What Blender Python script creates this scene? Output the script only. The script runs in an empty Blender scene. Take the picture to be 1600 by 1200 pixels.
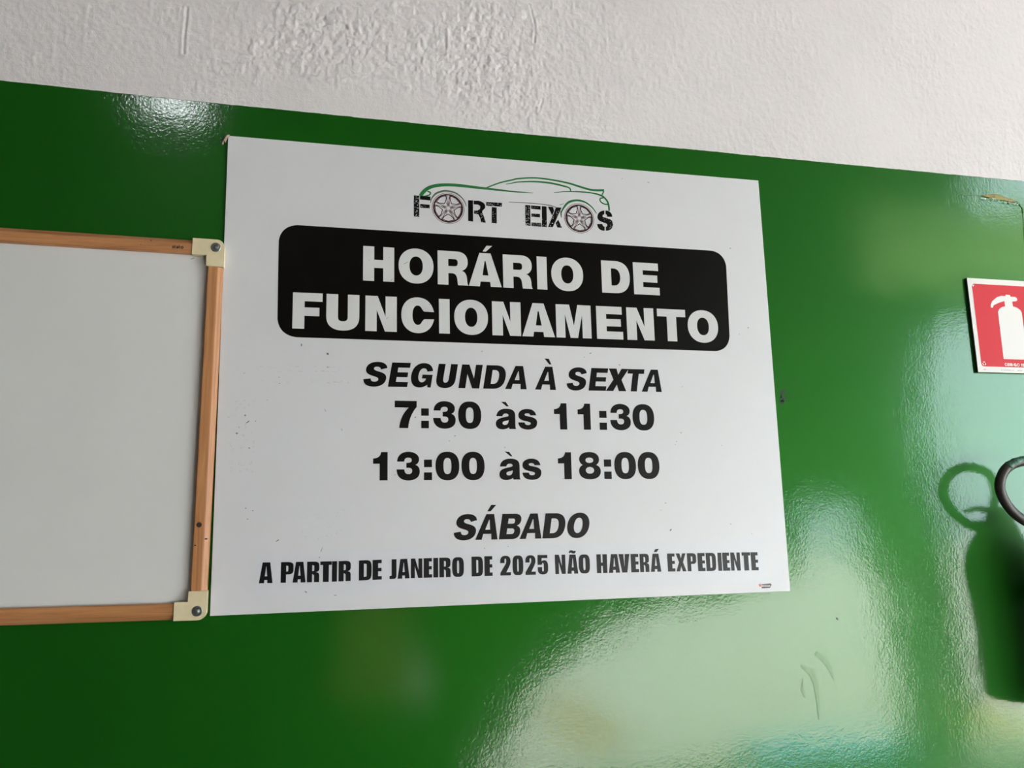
import bpy, bmesh, math, random
import numpy as np
from mathutils import Vector, Matrix
from mathutils.geometry import tessellate_polygon

S = bpy.context.scene
COL = S.collection

# ------------------------------------------------------------------ camera
CAM = Vector((0.13518956, -1.42078665, 1.55))
RIGHT = Vector((0.97131702, -0.23668711, -0.02285723))
UP = Vector((-0.01940652, -0.17470831, 0.98442897))
BACK = Vector((-0.23699499, -0.95574904, -0.17429043))
FPX = 1325.78
cd = bpy.data.cameras.new('camera'); cam = bpy.data.objects.new('camera', cd); COL.objects.link(cam)
M3 = Matrix((RIGHT, UP, BACK)).transposed()
cam.matrix_world = Matrix.Translation(CAM) @ M3.to_4x4()
cd.sensor_width = 36; cd.lens = 36 * FPX / 1600; cd.clip_start = 0.02; cd.clip_end = 500
S.camera = cam

# ------------------------------------------------------------------ world, sun, exposure
S.view_settings.view_transform = 'Standard'
S.view_settings.look = 'None'
S.view_settings.gamma = 1
S.view_settings.use_curve_mapping = False
S.view_settings.exposure = 0.28
W = bpy.data.worlds.new('World'); S.world = W; W.use_nodes = True
nt = W.node_tree; nt.nodes.clear()
bg = nt.nodes.new('ShaderNodeBackground'); wo = nt.nodes.new('ShaderNodeOutputWorld')
bg.inputs['Color'].default_value = (0.75, 0.93, 1.05, 1); bg.inputs['Strength'].default_value = 9.0
nt.links.new(bg.outputs[0], wo.inputs[0])
sd = bpy.data.lights.new('sun', 'SUN'); sd.energy = 50; sd.angle = 0.02; sd.color = (1, .95, .89)
sun = bpy.data.objects.new('sun', sd); COL.objects.link(sun)
sun.rotation_euler = Vector((0.35, -0.25, 1)).to_track_quat('Z', 'Y').to_euler()

def portal(name, c, sx, sy, rot):
    l = bpy.data.lights.new(name, 'AREA'); l.shape = 'RECTANGLE'; l.size = sx; l.size_y = sy
    l.cycles.is_portal = True
    o = bpy.data.objects.new(name, l); COL.objects.link(o); o.location = c; o.rotation_euler = rot
portal('portal_front', (6.0, -4.02, 1.7), 9.6, 3.4, (math.radians(90), 0, 0))

# ------------------------------------------------------------------ helpers
def at(px, py, Y=0.0):
    d = RIGHT * ((px - 800) / FPX) + UP * (-(py - 600) / FPX) - BACK
    k = (Y - CAM.y) / d.y
    return CAM + d * k

def prop(o, label=None, cat=None, group=None, kind=None):
    if label: o['label'] = label
    if cat: o['category'] = cat
    if group: o['group'] = group
    if kind: o['kind'] = kind
    return o

def empty(name, loc=(0, 0, 0), rot=(0, 0, 0), **k):
    o = bpy.data.objects.new(name, None); COL.objects.link(o)
    o.location = loc; o.rotation_euler = rot; o.empty_display_size = 0.05
    return prop(o, **k)

def mesh_obj(name, verts, faces, mat, parent=None, smooth=False, bevel=0, **k):
    me = bpy.data.meshes.new(name)
    me.from_pydata([tuple(v) for v in verts], [], faces); me.update()
    if mat: me.materials.append(mat)
    if smooth:
        for p in me.polygons: p.use_smooth = True
    o = bpy.data.objects.new(name, me); COL.objects.link(o)
    if parent: o.parent = parent
    if bevel:
        b = o.modifiers.new('bevel', 'BEVEL'); b.width = bevel; b.segments = 3; b.limit_method = 'ANGLE'
    return prop(o, **k)

class MB:
    def __init__(s): s.v = []; s.f = []
    def add(s, v, f):
        n = len(s.v); s.v += [tuple(a) for a in v]; s.f += [tuple(i + n for i in q) for q in f]
        return s
    def box(s, a, b):
        x0, y0, z0 = a; x1, y1, z1 = b
        v = [(x0,y0,z0),(x1,y0,z0),(x1,y1,z0),(x0,y1,z0),(x0,y0,z1),(x1,y0,z1),(x1,y1,z1),(x0,y1,z1)]
        return s.add(v, [(0,3,2,1),(4,5,6,7),(0,1,5,4),(1,2,6,5),(2,3,7,6),(3,0,4,7)])
    def prism(s, pts, y0, y1):
        """polygon in (x,z) extruded between y0 (front, towards the room) and y1"""
        n = len(pts)
        ar = sum(pts[i][0]*pts[(i+1)%n][1]-pts[(i+1)%n][0]*pts[i][1] for i in range(n))
        if ar < 0: pts = pts[::-1]
        v = [(p[0], y0, p[1]) for p in pts] + [(p[0], y1, p[1]) for p in pts]
        f = []
        for t in tessellate_polygon([[Vector((p[0], p[1], 0)) for p in pts]]):
            a, b, c = t
            A = (pts[b][0]-pts[a][0])*(pts[c][1]-pts[a][1])-(pts[b][1]-pts[a][1])*(pts[c][0]-pts[a][0])
            if A < 0: a, b, c = a, c, b
            f.append((a, b, c)); f.append((a+n, c+n, b+n))
        f += [(i, i+n, (i+1)%n+n, (i+1)%n) for i in range(n)]
        return s.add(v, f)
    def lathe(s, prof, n=40, c=(0,0,0)):
        v = []; f = []
        for r, z in prof:
            for i in range(n):
                a = 2*math.pi*i/n; v.append((c[0]+r*math.cos(a), c[1]+r*math.sin(a), c[2]+z))
        m = len(prof)
        for j in range(m-1):
            for i in range(n):
                k = (i+1)%n; f.append((j*n+i, j*n+k, (j+1)*n+k, (j+1)*n+i))
        f.append(tuple(reversed(range(n)))); f.append(tuple((m-1)*n+i for i in range(n)))
        return s.add(v, f)
    def tube(s, pts, r, n=14):
        pts = [Vector(p) for p in pts]; rs = r if isinstance(r, (list, tuple)) else [r]*len(pts)
        v = []; f = []; prev = None
        for i, p in enumerate(pts):
            t = (pts[min(i+1, len(pts)-1)] - pts[max(i-1, 0)]).normalized()
            if prev is None:
                u = t.orthogonal().normalized()
            else:
                u = (prev - t*prev.dot(t)).normalized()
            prev = u; w = t.cross(u)
            for k in range(n):
                a = 2*math.pi*k/n; v.append(p + (u*math.cos(a)+w*math.sin(a))*rs[i])
        for j in range(len(pts)-1):
            for k in range(n):
                q = (k+1)%n; f.append((j*n+k, j*n+q, (j+1)*n+q, (j+1)*n+k))
        f.append(tuple(reversed(range(n)))); f.append(tuple((len(pts)-1)*n+k for k in range(n)))
        return s.add(v, f)
    def build(s, name, mat, parent=None, **k): return mesh_obj(name, s.v, s.f, mat, parent, **k)

def spline(pts, n=8):
    pts = [Vector(p) for p in pts]; P = [pts[0]*2-pts[1]] + pts + [pts[-1]*2-pts[-2]]; out = []
    for i in range(1, len(P)-2):
        for j in range(n):
            t = j/n; a, b, c, d = P[i-1], P[i], P[i+1], P[i+2]
            out.append(0.5*((2*b)+(c-a)*t+(2*a-5*b+4*c-d)*t*t+(3*b-a-3*c+d)*t**3))
    out.append(pts[-1]); return out

# ------------------------------------------------------------------ materials
class NT:
    def __init__(s, name):
        s.m = bpy.data.materials.new(name); s.m.use_nodes = True; s.t = s.m.node_tree
        s.b = s.t.nodes['Principled BSDF']; s.out = s.t.nodes['Material Output']
    def n(s, typ, **k):
        o = s.t.nodes.new(typ)
        for a, b in k.items():
            if a in o.inputs: o.inputs[a].default_value = b
            else: setattr(o, a, b)
        return o
    def l(s, a, b): s.t.links.new(a, b)
    def coord(s, scale=(1,1,1)):
        tc = s.n('ShaderNodeTexCoord'); mp = s.n('ShaderNodeMapping'); mp.inputs['Scale'].default_value = scale
        s.l(tc.outputs['Object'], mp.inputs[0]); return mp.outputs[0]
    def noise(s, co, scale, detail=3, rough=.5, dist=0):
        q = s.n('ShaderNodeTexNoise'); q.inputs['Scale'].default_value = scale; q.inputs['Detail'].default_value = detail
        q.inputs['Roughness'].default_value = rough; q.inputs['Distortion'].default_value = dist
        s.l(co, q.inputs['Vector']); return q.outputs['Fac']
    def ramp(s, fac, stops):
        r = s.n('ShaderNodeValToRGB'); e = r.color_ramp.elements
        while len(e) < len(stops): e.new(.5)
        for i, (p, c) in enumerate(stops):
            e[i].position = p; e[i].color = (*c, 1) if len(c) == 3 else c
        s.l(fac, r.inputs[0]); return r.outputs[0]
    def bump(s, h, dist, strength=1, normal=None):
        b = s.n('ShaderNodeBump'); b.inputs['Distance'].default_value = dist; b.inputs['Strength'].default_value = strength
        s.l(h, b.inputs['Height'])
        if normal: s.l(normal, b.inputs['Normal'])
        return b.outputs[0]
    def math(s, op, a, b=0.0):
        q = s.n('ShaderNodeMath'); q.operation = op
        for i, v in enumerate((a, b)):
            if isinstance(v, (int, float)): q.inputs[i].default_value = v
            else: s.l(v, q.inputs[i])
        return q.outputs[0]

def simple(name, col, rough=.5, metal=0, spec=.5, var=0, vs=40, coat=0, bump=0, bs=200):
    m = NT(name); b = m.b
    b.inputs['Base Color'].default_value = (*col, 1); b.inputs['Roughness'].default_value = rough
    b.inputs['Metallic'].default_value = metal; b.inputs['Specular IOR Level'].default_value = spec
    b.inputs['Coat Weight'].default_value = coat; b.inputs['Coat Roughness'].default_value = .08
    co = m.coord()
    if var:
        m.l(m.ramp(m.noise(co, vs, 4), [(.3, [c*(1-var) for c in col]), (.7, [min(1, c*(1+var)) for c in col])]), b.inputs['Base Color'])
    if bump: m.l(m.bump(m.noise(co, bs, 3), bump), b.inputs['Normal'])
    return m.m

def plaster_mat():
    m = NT('white_plaster'); co = m.coord(); b = m.b
    n1 = m.noise(co, 3.0, 5, .6)
    m.l(m.ramp(n1, [(.3, (.785, .706, .715)), (.7, (.825, .751, .760))]), b.inputs['Base Color'])
    b.inputs['Roughness'].default_value = .75; b.inputs['Specular IOR Level'].default_value = .25
    h = m.noise(co, 420, 3, .6)
    m.l(m.bump(h, .0006, .75, m.bump(m.noise(co, 150, 3, .6), .0012, .45)), b.inputs['Normal'])
    return m.m

def green_mat():
    m = NT('green_gloss_paint'); co = m.coord(); b = m.b
    big = m.noise(co, 1.6, 3, .5)
    m.l(m.ramp(big, [(.35, (.0050, .058, .0035)), (.65, (.0070, .070, .0045))]), b.inputs['Base Color'])
    b.inputs['Roughness'].default_value = .5
    b.inputs['Specular IOR Level'].default_value = .55
    b.inputs['Specular Tint'].default_value = (.12, 1, .08, 1)
    b.inputs['Coat Weight'].default_value = 1.0; b.inputs['Coat IOR'].default_value = 1.41
    b.inputs['Coat Roughness'].default_value = .085
    fine = m.noise(co, 230, 2, .5, .4)         # orange peel
    mid = m.noise(co, 90, 2, .5)
    low = m.noise(co, 7, 2, .4)
    n = m.bump(low, .012, .07)
    n = m.bump(mid, .0010, .07, n)
    n = m.bump(fine, .0005, .22, n)
    m.l(n, b.inputs['Coat Normal'])
    return m.m

def board_mat():
    m = NT('white_sign_board'); co = m.coord(); b = m.b
    n1 = m.noise(co, 5, 4, .6)
    m.l(m.ramp(n1, [(.3, (.735, .698, .718)), (.7, (.762, .727, .748))]), b.inputs['Base Color'])
    b.inputs['Roughness'].default_value = .46; b.inputs['Specular IOR Level'].default_value = 1.0
    m.l(m.bump(m.noise(co, 9, 2), .004, .25), b.inputs['Normal'])
    return m.m

def wood_mat(name, axis):
    m = NT(name); b = m.b
    sc = (1, 1, 1)
    sc = (3, 60, 60) if axis == 'x' else (60, 60, 3)
    co = m.coord(sc)
    n1 = m.noise(co, 2.2, 5, .6, .6)
    m.l(m.ramp(n1, [(.25, (.34, .130, .045)), (.5, (.50, .215, .085)), (.75, (.60, .29, .13))]), b.inputs['Base Color'])
    b.inputs['Roughness'].default_value = .38
    m.l(m.bump(n1, .0004, .4), b.inputs['Normal'])
    return m.m

MAT = {}
MAT['plaster'] = plaster_mat()
MAT['green'] = green_mat()
MAT['board'] = board_mat()
MAT['black'] = simple('black_print', (.0032, .0018, .0010), .36, spec=.16, var=.3)
MAT['ink'] = simple('black_ink', (.0045, .0026, .0024), .34, spec=.27, var=.3)
MAT['inkblue'] = simple('blue_black_ink', (.0025, .0025, .0042), .36, spec=.30, var=.3)
MAT['white_print'] = simple('white_print', (.73, .70, .70), .32)
MAT['strip'] = simple('adhesive_strip', (.735, .706, .745), .44, spec=1, var=.01)
MAT['car_green'] = simple('green_print', (.022, .17, .045), .35)
MAT['car_grey'] = simple('grey_green_print', (.14, .17, .12), .35)
MAT['maroon'] = simple('maroon_print', (.045, .010, .014), .35)
MAT['hubgrey'] = simple('pinkish_grey_print', (.34, .25, .26), .35)
MAT['halo'] = simple('pale_grey_print', (.50, .46, .47), .35)
MAT['woodx'] = wood_mat('frame_wood_horizontal', 'x')
MAT['woodz'] = wood_mat('frame_wood_vertical', 'z')
MAT['cream'] = simple('cream_plastic', (.78, .64, .41), .38, var=.06)
MAT['steel'] = simple('zinc_steel', (.30, .31, .31), .38, metal=1)
MAT['bright'] = simple('bright_steel', (.62, .62, .60), .25, metal=1)
MAT['laminate'] = simple('whiteboard_laminate', (.765, .725, .71), .33, var=.02, vs=6)
MAT['dark'] = simple('dark_knot', (.035, .018, .012), .6)
MAT['scuff'] = simple('grey_scuff', (.16, .15, .15), .6)
MAT['faint'] = simple('faint_scuff', (.62, .59, .60), .5)
MAT['signwhite'] = simple('photoluminescent_white', (.88, .82, .79), .5, spec=.3)
MAT['red'] = simple('sign_red', (.66, .030, .045), .55, spec=.2)
MAT['edge'] = simple('sign_edge_shade', (.05, .06, .05), .5)
MAT['tinygrey'] = simple('tiny_print_grey', (.45, .42, .40), .4)
MAT['rubber'] = simple('hose_rubber', (.045, .032, .030), .42, var=.25, vs=60, bump=.0004, bs=400)
MAT['tape'] = simple('tattered_green_tape', (.06, .16, .11), .5, var=.6, vs=220, bump=.001, bs=300)
MAT['extred'] = simple('extinguisher_red', (.45, .012, .010), .3, coat=.6)
MAT['brass'] = simple('valve_brass', (.55, .40, .18), .35, metal=1)
MAT['leverblack'] = simple('lever_black', (.02, .02, .02), .4)
MAT['twine'] = simple('frayed_twine', (.42, .30, .22), .8, var=.4, vs=300)
MAT['ochre'] = simple('old_ochre_filler', (.30, .24, .07), .6, var=.3, vs=120)
MAT['orange'] = simple('orange_print', (.60, .13, .05), .4)
MAT['badge'] = simple('badge_brown', (.10, .05, .05), .4)
MAT['concrete'] = simple('floor_concrete', (.12, .115, .105), .6, var=.2, vs=3)
MAT['yard'] = simple('yard_concrete', (.50, .48, .44), .8, var=.1, vs=1)
MAT['innerwall'] = simple('dark_inner_wall', (.10, .10, .09), .7)
MAT['ceil'] = simple('dark_roof_sheet', (.10, .095, .09), .6)
MAT['blocker'] = simple('dark_blocker', (.03, .035, .03), .6)
MAT['bluestrip'] = simple('added_blue', (.02, .42, .62), .5)

# ------------------------------------------------------------------ structure
YW = 0.006       # plaster face
def vnoise(x, z, scale, seed):
    """smooth value noise on arrays"""
    rng = np.random.RandomState(seed)
    g = rng.rand(256, 256)
    u = x*scale + 1000; v = z*scale + 1000
    i = np.floor(u).astype(int); j = np.floor(v).astype(int); fu = u-i; fv = v-j
    fu = fu*fu*(3-2*fu); fv = fv*fv*(3-2*fv)
    a = g[i % 256, j % 256]; b = g[(i+1) % 256, j % 256]; c = g[i % 256, (j+1) % 256]; d = g[(i+1) % 256, (j+1) % 256]
    return (a*(1-fu)+b*fu)*(1-fv)+(c*(1-fu)+d*fu)*fv
def segdist(x, z, pts):
    d = np.full(x.shape, 9.0)
    for (ax, az), (bx, bz) in zip(pts[:-1], pts[1:]):
        dx, dz = bx-ax, bz-az; L = dx*dx+dz*dz+1e-12
        t = np.clip(((x-ax)*dx+(z-az)*dz)/L, 0, 1)
        d = np.minimum(d, np.hypot(x-ax-t*dx, z-az-t*dz))
    return d
def P(*p):
    return [(at(a, b, YW).x, at(a, b, YW).z) for a, b in p]
def blob(x, z, c, rx, rz):
    cx, cz = P(c)[0]
    return np.exp(-(((x-cx)/rx)**2+((z-cz)/rz)**2))

X0, X1, ZT = -4.0, 10.0, 4.7
def grid_mesh(name, xs, zs, ys, mat, parent=None):
    nx, nz = len(xs), len(zs)
    X, Z = np.meshgrid(xs, zs)
    co = np.stack([X, ys(X, Z), Z], -1).reshape(-1, 3)
    idx = np.arange(nx*nz).reshape(nz, nx)
    q = np.stack([idx[:-1, :-1], idx[:-1, 1:], idx[1:, 1:], idx[1:, :-1]], -1).reshape(-1, 4)
    me = bpy.data.meshes.new(name)
    me.vertices.add(len(co)); me.vertices.foreach_set('co', co.astype(np.float32).ravel())
    me.loops.add(q.size); me.loops.foreach_set('vertex_index', q.astype(np.int32).ravel())
    me.polygons.add(len(q)); me.polygons.foreach_set('loop_start', np.arange(0, q.size, 4, dtype=np.int32))
    me.polygons.foreach_set('loop_total', np.full(len(q), 4, dtype=np.int32))
    me.polygons.foreach_set('use_smooth', np.ones(len(q), dtype=bool))
    me.update(calc_edges=True); me.materials.append(mat)
    o = bpy.data.objects.new(name, me); COL.objects.link(o)
    if parent: o.parent = parent
    return o

SCR = P((292, 12), (291, 30), (288, 58), (287, 84))
EDGE = P((478, 118), (500, 124), (530, 128), (548, 120), (575, 118), (610, 122), (640, 136))
EDGE2 = P((400, 60), (392, 80), (408, 112), (398, 130))
CR3 = P((828, 8), (836, 40), (835, 66)); CR4 = P((848, 155), (842, 175))
def plaster_y(x, z):
    vis = np.clip((x+.75)/.15, 0, 1)*np.clip((2.05-x)/.15, 0, 1)*np.clip((z-2.2)/.02, 0, 1)*np.clip((3.0-z)/.1, 0, 1)
    rough = .42 + .6*blob(x, z, (440, 95), .13, .08) + .9*blob(x, z, (730, 70), .10, .14) + .6*blob(x, z, (560, 60), .13, .07) \
        + .5*blob(x, z, (820, 100), .12, .15) + .5*blob(x, z, (530, 135), .09, .02) + .25*blob(x, z, (150, 60), .2, .1)
    rough = rough*(1-.85*blob(x, z, (450, 150), .09, .05))*(1-.8*blob(x, z, (600, 165), .13, .045))
    m = vnoise(x, z, 9, 3); rough = rough*(.45+1.1*m)
    h = (vnoise(x, z*.8, 90, 1)-.5)*.8 + (vnoise(x, z*.8, 170, 2)-.5)*.9 + (vnoise(x, z, 300, 4)-.5)*.6
    ridge = np.clip(vnoise(x*1.3, z*.6, 85, 8)-.62, 0, 1)*2.2
    y = -(h+ridge)*.0012*rough
    y -= (vnoise(x, z, 5, 6)-.5)*.004
    for pts, w, a in ((SCR, .0022, .0011), (CR3, .002, .0009), (CR4, .002, .0007)):
        d = segdist(x, z, pts); y += a*np.exp(-(d/w)**2) - .6*a*np.exp(-((d-.004)/w)**2)
    for pts, w, a in ((EDGE, .004, .0016), (EDGE2, .004, .0012)):
        wob = (vnoise(x, z, 120, 11)-.5)*.006
        d = np.abs(segdist(x, z, pts)+wob); y -= a*np.exp(-(d/w)**2)*(.3+vnoise(x, z, 90, 12))
    return YW + y*vis
def dense(a, b, step, lo, hi):
    return np.concatenate([np.linspace(lo, a, 12)[:-1], np.arange(a, b, step), np.linspace(b, hi, 12)])
wall = grid_mesh('wall_back', dense(-.55, 1.8, .0018, X0, X1), dense(2.25, 2.78, .0018, 0, ZT), plaster_y, MAT['plaster'])
prop(wall, kind='structure')
# the green gloss paint: its own coat with a slightly uneven top edge
TOP = [(-4, 2.293), (-.35, 2.293), (0, 2.2885), (.5, 2.2845), (1.0, 2.2835), (1.64, 2.281), (10, 2.281)]
def top_z(x):
    return np.interp(x, [p[0] for p in TOP], [p[1] for p in TOP]) + (vnoise(x, x*0, 60, 21)-.5)*.0007 + (vnoise(x, x*0, 9, 22)-.5)*.0006 + (vnoise(x, x*0, 180, 23)-.5)*.0006
gx = dense(-.6, 1.95, .004, X0, X1)
rows = [0.0, 0.6, 1.0, 1.2, 1.4, 1.6, 1.8, 2.0, 2.15, 2.25]
vv = []; tz = top_z(gx)
for z in rows: vv += [(x, .0035, z) for x in gx]
vv += [(x, .0035, z-.001) for x, z in zip(gx, tz)]
vv += [(x, .0042, z) for x, z in zip(gx, tz)]
vv += [(x, .0095, z) for x, z in zip(gx, tz)]
n = len(gx); ff = [(j*n+i, j*n+i+1, (j+1)*n+i+1, (j+1)*n+i) for j in range(len(rows)+2) for i in range(n-1)]
coat = mesh_obj('paint_coat', vv, ff, MAT['green'], wall, label='glossy green paint on the lower wall')

def struct(name, mb, mat, **k): return mb.build(name, mat, kind='structure', **k)
struct('floor', MB().box((X0, -4.0, -.1), (X1, .2, 0)), MAT['concrete'])
struct('ceiling', MB().box((X0, -4.2, ZT), (X1, .2, ZT+.1)), MAT['ceil'])
struct('wall_left', MB().box((X0-.15, -4.15, 0), (X0, .2, ZT)), MAT['innerwall'])
struct('wall_right', MB().box((X1, -4.15, 0), (X1+.15, .2, ZT)), MAT['plaster'])
# wall behind the viewer with its two open bays to the yard
fw = MB().box((X0, -4.15, 0), (.36, -4.0, ZT)).box((.86, -4.15, 0), (1.2, -4.0, ZT)).box((.36, -4.15, 0), (.86, -4.0, .56)).box((.36, -4.15, 1.6), (.86, -4.0, ZT)).prism([(.36, .56), (.40, 1.2), (.50, 1.55), (.52, 1.6), (.36, 1.6)], -4.0, -4.15).prism([(.86, 1.0), (.80, 1.36), (.62, 1.6), (.86, 1.6)], -4.0, -4.15).box((1.2, -4.15, 3.3), (4.3, -4.0, ZT)).box((4.3, -4.15, 4.12), (5.45, -4.0, ZT))
fw.prism([(4.34, 0), (4.78, 0), (4.84, .73), (4.86, 1.45), (4.70, 2.15), (4.74, 2.75), (4.92, 3.11), (5.6, 3.24), (10, 3.3), (10, 3.36), (4.3, 3.36), (4.3, 1.0)], -4.0, -4.15)
struct('wall_front', fw, MAT['innerwall'])
ts = NT('added_translucent_sheet')
tr = ts.n('ShaderNodeBsdfTranslucent'); tr.inputs[0].default_value = (.40, .46, .27, 1); ts.l(tr.outputs[0], ts.out.inputs[0])
sh = MB()
for i in range(57):
    x = 4.3 + i*.1
    sh.prism([(x, 3.36), (x+.1, 3.36), (x+.1, 4.12), (x, 4.12)], -4.04-.012*(i % 2), -4.046-.012*(i % 2))
struct('added_pane_1', sh, ts.m)  # unseen translucent sheets, added to brighten the reflection above the bay
struct('trim_1', MB().prism([(1.2, 0), (1.34, .17), (1.64, .65), (2.08, .9), (2.36, 1.05), (2.92, 1.11), (3.52, 1.26), (3.64, 1.75), (4.0, 1.70),
        (4.03, 1.42), (4.23, 1.1), (4.29, .75), (4.34, .31), (4.36, .31), (4.36, 3.3), (1.2, 3.3)], -4.05, -4.08), MAT['blocker'])  # unseen dark sheet, added and cut to shape the bright reflection
struct('ground', MB().box((-40, -60, -.2), (60, -4.0, -.02)), MAT['yard'])
struct('trim_2', MB().box((3.1, -4.25, -.02), (4.34, -3.9, .05)), MAT['bluestrip'])  # unseen blue bar, added to tint the reflection at the bottom

tw_ = NT('added_brown_pane')
tr = tw_.n('ShaderNodeBsdfTranslucent'); tr.inputs[0].default_value = (.25, .20, .135, 1); tw_.l(tr.outputs[0], tw_.out.inputs[0])
struct('added_pane_2', MB().prism([(.36, .55), (.82, .55), (.86, 1.0), (.80, 1.36), (.62, 1.62), (.50, 1.55), (.40, 1.2)], -4.07, -4.074), tw_.m)  # unseen pane, added so a faint brownish glow mirrors below the sign
def patch(name, cx, cy, rx, ry, mat):
    mb = MB(); n_ = 28; rr = random.Random(len(name)+int(cx*10))
    w_ = [1+rr.uniform(-.15, .15) for _ in range(n_)]
    top = [(cx+rx*w_[k]*math.cos(k*2*math.pi/n_), cy+ry*w_[k]*math.sin(k*2*math.pi/n_), -.004) for k in range(n_)]
    mb.add(top+[(a, b, -.02) for a, b, c in top], [tuple(range(n_))]+[(k+n_, (k+1) % n_+n_, (k+1) % n_, k) for k in range(n_)])
    return struct(name, mb, mat)
patch('trim_3', 2.42, -5.75, .20, .85, simple('added_brown', (.40, .25, .15), .9))  # unseen brown patch, added for a tan spot in the reflection
patch('trim_4', 5.45, -4.75, .32, .5, simple('added_ochre', (.46, .34, .10), .9))  # unseen ochre patch, added for the yellowish spot in the reflection
# ------------------------------------------------------------------ ceiling lamp (its mirror image shows at the upper left)
lp = empty('ceiling_lamp', (-.64, -3.45, 4.14), label='small bright ceiling lamp high behind the viewer', cat='lamp')

# ------------------------------------------------------------------ glyphs
def path(s, seg=9):
    tk = s.split(); out = []; i = 0; cur = None; cmd = None
    while i < len(tk):
        if tk[i] in 'MLCZ':
            cmd = tk[i]; i += 1
            if cmd == 'Z': break
        if cmd in 'ML':
            cur = (float(tk[i]), float(tk[i+1])); out.append(cur); i += 2
        else:
            a = [float(q) for q in tk[i:i+6]]; i += 6
            p0 = cur; p1, p2, p3 = (a[0], a[1]), (a[2], a[3]), (a[4], a[5])
            for k in range(1, seg+1):
                t = k/seg; m = 1-t
                out.append(tuple(m**3*p0[j]+3*m*m*t*p1[j]+3*m*t*t*p2[j]+t**3*p3[j] for j in (0, 1)))
            cur = p3
    if len(out) > 1 and abs(out[0][0]-out[-1][0])+abs(out[0][1]-out[-1][1]) < 1e-5: out.pop()
    return out
def sup(cx, cy, rx, ry, n, a0=0, a1=360, seg=44):
    r = []
    for k in range(seg + (0 if a1-a0 >= 360 else 1)):
        a = math.radians(a0+(a1-a0)*k/seg); c, s = math.cos(a), math.sin(a)
        r.append((cx+rx*math.copysign(abs(c)**(2/n), c), cy+ry*math.copysign(abs(s)**(2/n), s)))
    return r
def R(*a): return [(a[0], a[1]), (a[2], a[1]), (a[2], a[3]), (a[0], a[3])]

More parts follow.
